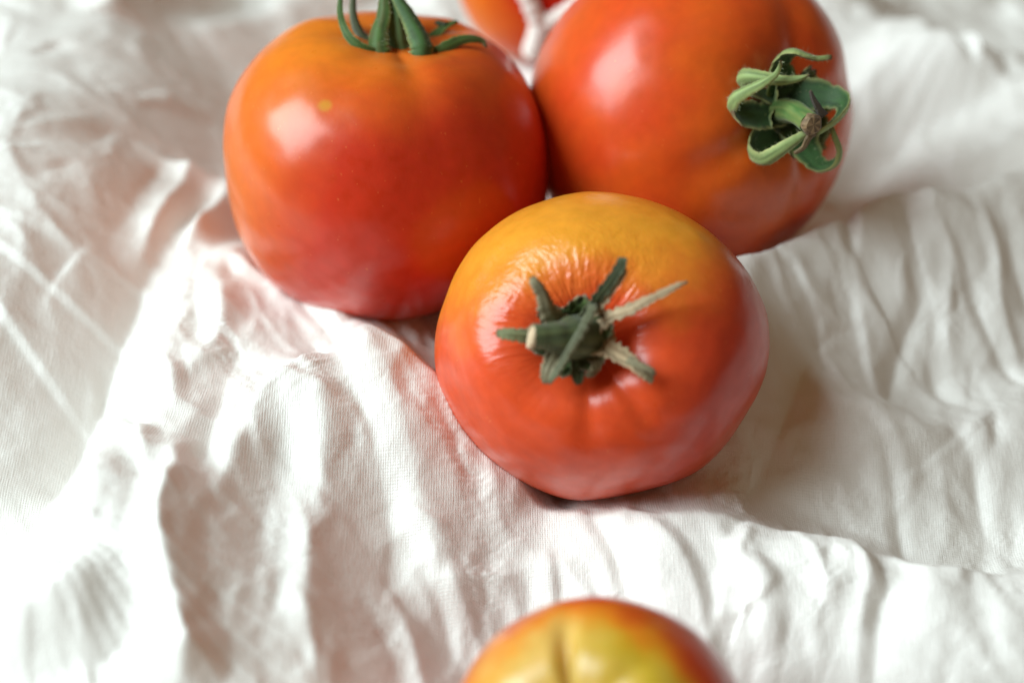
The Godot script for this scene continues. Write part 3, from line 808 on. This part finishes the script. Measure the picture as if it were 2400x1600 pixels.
	sepal(calyx, [Vector3(0.019, 0.0603, 0.0288), Vector3(0.0149, 0.0597, 0.0321), Vector3(0.0113, 0.0588, 0.0356), Vector3(0.0104, 0.0581, 0.0402), Vector3(0.0126, 0.059, 0.0435), Vector3(0.0157, 0.0622, 0.0446), Vector3(0.0189, 0.0652, 0.0446), Vector3(0.0216, 0.0672, 0.0441), Vector3(0.0229, 0.0685, 0.0444)], 0.0025, Vector3(-0.3, 0.1637, 0.9291), {"inner": Color(0.035, 0.09, 0.025), "outer": Color(0.24, 0.33, 0.12), "rim": Color(0.36, 0.36, 0.13), "hairs": 260, "base": 2.2, "gutter": 0.35, "belly": 0.5, "blunt": 0.25, "dry_from": 0.8})
	sepal(calyx, [Vector3(0.0223, 0.0641, 0.0254), Vector3(0.0256, 0.0668, 0.0257), Vector3(0.0305, 0.0677, 0.0276), Vector3(0.0335, 0.0686, 0.0308), Vector3(0.0332, 0.0686, 0.0348), Vector3(0.0303, 0.0682, 0.0392), Vector3(0.0269, 0.0678, 0.0422), Vector3(0.024, 0.0672, 0.0441)], 0.0024, Vector3(0.3, 0.8326, 0.3269), {"inner": Color(0.035, 0.09, 0.025), "outer": Color(0.24, 0.33, 0.12), "rim": Color(0.36, 0.36, 0.13), "hairs": 260, "base": 2.2, "gutter": 0.35, "belly": 0.5, "blunt": 0.3})
	sepal(calyx, [Vector3(0.0223, 0.0596, 0.0294), Vector3(0.0242, 0.0567, 0.0334), Vector3(0.0263, 0.0551, 0.0375), Vector3(0.0284, 0.0547, 0.0406), Vector3(0.0312, 0.0573, 0.0423), Vector3(0.0319, 0.0608, 0.0418), Vector3(0.0303, 0.0646, 0.0411), Vector3(0.0289, 0.0672, 0.0401)], 0.0022, Vector3(0.3, 0.1637, 0.9291), {"inner": Color(0.035, 0.09, 0.025), "outer": Color(0.24, 0.33, 0.12), "rim": Color(0.36, 0.36, 0.13), "hairs": 260, "base": 2.2, "gutter": 0.35, "belly": 0.5, "blunt": 0.3})
	sepal(calyx, [Vector3(0.0234, 0.0685, 0.0444), Vector3(0.0222, 0.067, 0.0457), Vector3(0.0212, 0.0652, 0.0466), Vector3(0.0191, 0.0639, 0.0471)], 0.0009, Vector3(0.3, 0.1637, 0.9291), {"inner": Color(0.13, 0.085, 0.04), "outer": Color(0.16, 0.11, 0.05), "blunt": 0.5})
	sepal(calyx, [Vector3(0.0262, 0.0711, 0.042), Vector3(0.0249, 0.0727, 0.0405), Vector3(0.0238, 0.0741, 0.0386), Vector3(0.0231, 0.0755, 0.0367)], 0.0011, Vector3(0.3, 0.6839, 0.4607), {"inner": Color(0.03, 0.02, 0.012), "outer": Color(0.035, 0.025, 0.015), "blunt": 0.3})
	bowl(calyx, Vector3(0.0205, 0.0606, 0.0245), Vector3(0.6, 0.481, 0.639), 0.0108, 0.0062, 0.4, Color(0.02, 0.05, 0.015), Color(0.20, 0.28, 0.10), Color(0.36, 0.36, 0.13))
	var stem := stalk(right, "stem", [Vector3(0.0173, 0.0617, 0.0262), Vector3(0.0185, 0.0657, 0.0307), Vector3(0.0201, 0.0688, 0.036), Vector3(0.0215, 0.07, 0.0403), Vector3(0.0227, 0.0705, 0.0439)], [0.0036, 0.0031, 0.0029, 0.0026, 0.0027], Color(0.06, 0.16, 0.035), Color(0.20, 0.25, 0.07), 8)
	stalk(stem, "cut_end", [Vector3(0.0227, 0.0704, 0.0434), Vector3(0.023, 0.0708, 0.0447), Vector3(0.0233, 0.0712, 0.0456)], [0.0026, 0.0027, 0.0019], Color(0.34, 0.23, 0.12), Color(0.05, 0.03, 0.015), 9)

	# the wrinkled tomato in front
	var front := thing("tomato", Vector3(0.0216, 0.0013, -0.259), "wrinkled red and yellow tomato with dried star-shaped calyx facing the viewer", "tomato", "tomatoes on the sheet")
	tomato_skin(front, {"a": 0.0405, "top": 0.036, "bottom": 0.036, "cavity": 0.011, "cavity_width": 0.33, "reach": 0.22, "furrows": [[0.30, 0.30, 0.020], [1.10, 0.12, 0.030], [1.70, 0.14, 0.025], [2.50, 0.30, 0.015], [3.50, 0.30, 0.020], [4.40, 0.30, 0.020], [5.50, 0.30, 0.020]], "seed": 5, "axis": Vector3(-0.17, 0.6956, 0.6978), "marks": 500, "lump": 0.04, "square": 0.92, "gloss": 0.36, "squash": 0.075, "squash_along": Vector3(0, 0.7431, -0.6691), "wrinkle": 0.0011, "wrinkles": wrinkles}, paint_front, Vector3(0, 0.0333, 0), 380, 641)
	calyx = Node3D.new()
	calyx.name = "calyx"
	front.add_child(calyx, true)
	sepal(calyx, [Vector3(-0.0084, 0.0559, 0.0193), Vector3(-0.0116, 0.0592, 0.0198), Vector3(-0.0134, 0.0631, 0.0203), Vector3(-0.0146, 0.0666, 0.0191), Vector3(-0.0161, 0.0688, 0.018), Vector3(-0.0171, 0.0697, 0.0166)], 0.0022, Vector3(0.3, 0.5205, 0.877), {"inner": Color(0.25, 0.22, 0.13), "outer": Color(0.25, 0.22, 0.13), "rim": Color(0.38, 0.30, 0.19), "dried": 0.35, "dry": Color(0.10, 0.085, 0.05), "thick": 0.00045, "ragged": 0.4, "ribs": 0.7, "gutter": -0.4, "base": 1.6, "belly": 0.4, "blunt": 0.55, "taper": 0.9, "twist": 0.6, "fixed": 1})
	sepal(calyx, [Vector3(-0.0062, 0.0569, 0.0185), Vector3(-0.0046, 0.0613, 0.0185), Vector3(-0.0028, 0.0654, 0.0189), Vector3(-0.0006, 0.0688, 0.0185), Vector3(0.0013, 0.0716, 0.0175), Vector3(0.0025, 0.073, 0.016), Vector3(0.0016, 0.0727, 0.015)], 0.0013, Vector3(0.5, 0.8921, 0.5424), {"inner": Color(0.05, 0.065, 0.025), "outer": Color(0.06, 0.07, 0.03), "rim": Color(0.13, 0.13, 0.07), "thick": 0.00045, "ragged": 0.4, "ribs": 0.7, "gutter": 0.4, "base": 1.6, "belly": 0.4, "blunt": 0.9, "twist": -0.5, "fixed": 1})
	sepal(calyx, [Vector3(-0.0051, 0.0569, 0.0185), Vector3(-0.0031, 0.0615, 0.0184), Vector3(-0.0015, 0.0646, 0.0187), Vector3(0.0006, 0.0678, 0.0181), Vector3(0.0024, 0.0702, 0.0173), Vector3(0.0034, 0.0717, 0.0162)], 0.0015, Vector3(-0.2, 0.8921, 0.5424), {"inner": Color(0.48, 0.36, 0.22), "outer": Color(0.48, 0.36, 0.22), "rim": Color(0.56, 0.40, 0.25), "dried": 0.3, "dry": Color(0.20, 0.15, 0.09), "thick": 0.00045, "ragged": 0.4, "ribs": 0.7, "gutter": 0.2, "base": 1.8, "belly": 0.4, "blunt": 0.5, "fixed": 1})
	sepal(calyx, [Vector3(-0.0053, 0.0559, 0.0193), Vector3(-0.0022, 0.0598, 0.0205), Vector3(0.0007, 0.0621, 0.0211), Vector3(0.0041, 0.0638, 0.0211), Vector3(0.0076, 0.0658, 0.0207), Vector3(0.0119, 0.068, 0.02), Vector3(0.0148, 0.0697, 0.0196), Vector3(0.017, 0.07, 0.0188)], 0.0015, Vector3(0, 0.9664, 0.4755), {"inner": Color(0.48, 0.36, 0.22), "outer": Color(0.48, 0.36, 0.22), "rim": Color(0.56, 0.40, 0.25), "dried": 0.3, "dry": Color(0.20, 0.15, 0.09), "thick": 0.00045, "ragged": 0.4, "ribs": 0.7, "gutter": 0.2, "base": 3.0, "blunt": 0.25, "belly": 0.3, "twist": 0.4, "fixed": 1})
	sepal(calyx, [Vector3(-0.0044, 0.0543, 0.0208), Vector3(-0.0014, 0.0558, 0.0242), Vector3(0.0016, 0.0558, 0.0268), Vector3(0.0047, 0.0553, 0.0293), Vector3(0.0072, 0.0542, 0.0314), Vector3(0.0094, 0.0526, 0.0324)], 0.0024, Vector3(0.2, 0.8921, 0.5424), {"inner": Color(0.48, 0.36, 0.22), "outer": Color(0.48, 0.36, 0.22), "rim": Color(0.56, 0.40, 0.25), "dried": 0.3, "dry": Color(0.27, 0.24, 0.13), "thick": 0.00045, "ragged": 0.4, "ribs": 0.7, "gutter": 0.25, "base": 1.9, "blunt": 0.55, "taper": 1.0, "belly": 0.45, "dry_from": 0.7, "twist": -0.5, "fixed": 1})
	sepal(calyx, [Vector3(0.0038, 0.0558, 0.0286), Vector3(0.0063, 0.0556, 0.0304), Vector3(0.0089, 0.055, 0.0312), Vector3(0.0096, 0.0539, 0.0317)], 0.0010, Vector3(0.2, 0.8921, 0.5424), {"inner": Color(0.25, 0.22, 0.13), "outer": Color(0.25, 0.22, 0.13), "rim": Color(0.38, 0.30, 0.19), "dried": 0.35, "dry": Color(0.10, 0.085, 0.05), "thick": 0.00045, "ragged": 0.4, "ribs": 0.7, "gutter": 0.3, "blunt": 0.6, "base": 1.2, "fixed": 1})
	sepal(calyx, [Vector3(-0.0093, 0.0548, 0.0204), Vector3(-0.0142, 0.057, 0.0224), Vector3(-0.0182, 0.0589, 0.024), Vector3(-0.0219, 0.0599, 0.0245), Vector3(-0.0252, 0.0596, 0.0238)], 0.0021, Vector3(0, 0.8921, 0.5424), {"inner": Color(0.20, 0.22, 0.11), "outer": Color(0.20, 0.22, 0.11), "rim": Color(0.3, 0.3, 0.16), "gutter": -0.4, "base": 1.2, "blunt": 0.6, "taper": 1.0, "thick": 0.00045, "ragged": 0.4, "ribs": 0.7, "fixed": 1})
	sepal(calyx, [Vector3(-0.0087, 0.0566, 0.0214), Vector3(-0.0103, 0.0565, 0.0242), Vector3(-0.0123, 0.0557, 0.0276), Vector3(-0.0138, 0.0541, 0.0304), Vector3(-0.0143, 0.0515, 0.0317)], 0.0030, Vector3(-0.3, 0.5205, 0.877), {"inner": Color(0.25, 0.22, 0.13), "outer": Color(0.25, 0.22, 0.13), "rim": Color(0.38, 0.30, 0.19), "dried": 0.35, "dry": Color(0.10, 0.085, 0.05), "thick": 0.00045, "ragged": 0.4, "ribs": 0.7, "gutter": 0.3, "base": 1.2, "blunt": 0.3, "taper": 0.9, "fixed": 1})
	sepal(calyx, [Vector3(-0.0038, 0.0639, 0.0195), Vector3(-0.0049, 0.0643, 0.0233), Vector3(-0.0067, 0.0628, 0.0268), Vector3(-0.009, 0.06, 0.0291), Vector3(-0.0113, 0.0559, 0.031), Vector3(-0.0137, 0.0519, 0.0321)], 0.0013, Vector3(-0.6, 0.5205, 0.877), {"inner": Color(0.13, 0.14, 0.08), "outer": Color(0.13, 0.14, 0.08), "rim": Color(0.24, 0.23, 0.14), "gutter": -0.5, "base": 1.0, "blunt": 0.7, "taper": 1.0, "twist": 0.8, "thick": 0.00045, "ragged": 0.4, "ribs": 0.7, "fixed": 1})
	sepal(calyx, [Vector3(-0.0069, 0.0546, 0.0219), Vector3(-0.0068, 0.0538, 0.0259), Vector3(-0.0071, 0.0529, 0.0293), Vector3(-0.0068, 0.0506, 0.0312)], 0.0026, Vector3(0.1, 0.3719, 1.0108), {"inner": Color(0.05, 0.065, 0.025), "outer": Color(0.06, 0.07, 0.03), "rim": Color(0.13, 0.13, 0.07), "thick": 0.00045, "ragged": 0.4, "ribs": 0.7, "gutter": 0.3, "blunt": 0.35, "base": 1.4, "fixed": 1})
	sepal(calyx, [Vector3(-0.0041, 0.0541, 0.0236), Vector3(-0.0031, 0.0535, 0.0272), Vector3(-0.0039, 0.053, 0.0295), Vector3(-0.0054, 0.0526, 0.0304)], 0.0016, Vector3(0.2, 0.3719, 1.0108), {"inner": Color(0.25, 0.22, 0.13), "outer": Color(0.25, 0.22, 0.13), "rim": Color(0.38, 0.30, 0.19), "dried": 0.35, "dry": Color(0.10, 0.085, 0.05), "thick": 0.00045, "ragged": 0.4, "ribs": 0.7, "gutter": 0.3, "blunt": 0.35, "base": 1.4, "fixed": 1})
	bowl(calyx, Vector3(-0.0075, 0.0546, 0.0199), Vector3(-0.17, 0.6956, 0.6978), 0.0086, 0.0048, 2.0, Color(0.07, 0.11, 0.03), Color(0.14, 0.14, 0.08), Color(0.36, 0.27, 0.16), 0.7)
	stem = stalk(front, "stem", [Vector3(-0.0051, 0.0547, 0.0205), Vector3(-0.0082, 0.0578, 0.0237), Vector3(-0.0115, 0.06, 0.0258), Vector3(-0.0146, 0.0612, 0.027), Vector3(-0.0172, 0.0618, 0.0275)], [0.0060, 0.0050, 0.0035, 0.0028, 0.0027], Color(0.04, 0.055, 0.025), Color(0.12, 0.15, 0.06), 8)
	stalk(stem, "cut_end", [Vector3(-0.017, 0.0617, 0.0275), Vector3(-0.0174, 0.0618, 0.0276), Vector3(-0.0177, 0.0619, 0.0276)], [0.0026, 0.0027, 0.0023], Color(0.72, 0.58, 0.40), Color(0.55, 0.40, 0.24), 9)

	# the tomato at the lower edge
	var near := thing("tomato", Vector3(0.0171, -0.002, -0.1512), "small yellow-green and orange tomato cut off by the bottom edge of the picture", "tomato", "tomatoes on the sheet")
	tomato_skin(near, {"a": 0.0312, "top": 0.0280, "bottom": 0.0265, "cavity": 0.008, "cavity_width": 0.36, "reach": 0.32, "furrows": [[0.30, 0.25, 0.030], [1.45, 0.18, 0.050], [2.10, 0.18, 0.030], [3.20, 0.15, 0.060], [3.80, 0.20, 0.030], [4.75, 0.10, 0.120], [5.60, 0.20, 0.040]], "seed": 41, "axis": Vector3(-0.27, 0.8876, 0.3581), "marks": 60, "lump": 0.03}, paint_near, Vector3(0, 0.026, 0))

	# the tomato behind, in its net
	var bagged := thing("tomato", Vector3(0.015, 0.0087, -0.443), "dark red tomato behind the others, held in a white knotted net", "tomato", "tomatoes on the sheet")
	tomato_skin(bagged, {"a": 0.0350, "top": 0.034, "bottom": 0.036, "cavity": 0.005, "cavity_width": 0.34, "furrows": [[0.30, 0.30, 0.030], [2.20, 0.30, 0.030], [4.20, 0.30, 0.030]], "seed": 51, "axis": Vector3(0.2, 0.9, 0.35), "gloss": 0.0, "shine": 0.2, "marks": 60}, paint_bagged, Vector3(0, 0.036, 0))


func net_cord(parent: Node, p: Array, radius: float) -> void:   # a knotted cord: a tube with a bead at each stitch
	var q := smooth_line(p, 24)
	var columns := 17
	var n := q.size()
	var where := PackedVector3Array()
	where.resize(n * columns)
	var run := 0.0
	var normal := Vector3(0.3, 0.5, 0.7)
	for i in n:
		var along := (q[mini(i + 1, n - 1)] - q[maxi(i - 1, 0)]).normalized()
		run += q[i].distance_to(q[maxi(i - 1, 0)])
		normal = (normal - along * normal.dot(along)).normalized()
		var across := along.cross(normal)
		var r := radius * (0.78 + 0.30 * absf(sin(run * 900.0)))
		for c in columns:
			var s := TAU * c / (columns - 1)
			where[i * columns + c] = q[i] + (normal * cos(s) + across * sin(s)) * r
	var m := StandardMaterial3D.new()
	m.albedo_color = Color(0.93, 0.90, 0.87)
	m.roughness = 0.9
	sheet(parent, "cord", where, n, columns, PackedColorArray(), PackedVector2Array(), m)


func build_net_bag() -> void:
	var net := thing("net_bag", Vector3(0.015, 0.0087, -0.443), "white knotted cord net stretched over the tomato at the back", "net bag")
	net_cord(net, [Vector3(-0.013, 0.0482, 0.0315), Vector3(-0.0107, 0.0422, 0.034), Vector3(-0.0082, 0.0361, 0.0353), Vector3(-0.0059, 0.0304, 0.0353)], 0.0029)
	net_cord(net, [Vector3(0.0147, 0.0467, 0.0313), Vector3(0.01, 0.0416, 0.0343), Vector3(0.002, 0.0358, 0.0361), Vector3(-0.0059, 0.0304, 0.0353)], 0.0029)
	net_cord(net, [Vector3(-0.0059, 0.0304, 0.0353), Vector3(-0.0064, 0.0263, 0.0343), Vector3(-0.0073, 0.0222, 0.0327), Vector3(-0.0079, 0.0188, 0.0308)], 0.0036)
	net_cord(net, [Vector3(-0.013, 0.0482, 0.0315), Vector3(-0.003, 0.0572, 0.0292), Vector3(0.0077, 0.0558, 0.0293), Vector3(0.0147, 0.0467, 0.0313)], 0.0029)
	net_cord(net, [Vector3(-0.013, 0.0482, 0.0315), Vector3(-0.0232, 0.0442, 0.0266), Vector3(-0.0309, 0.045, 0.0166)], 0.0029)
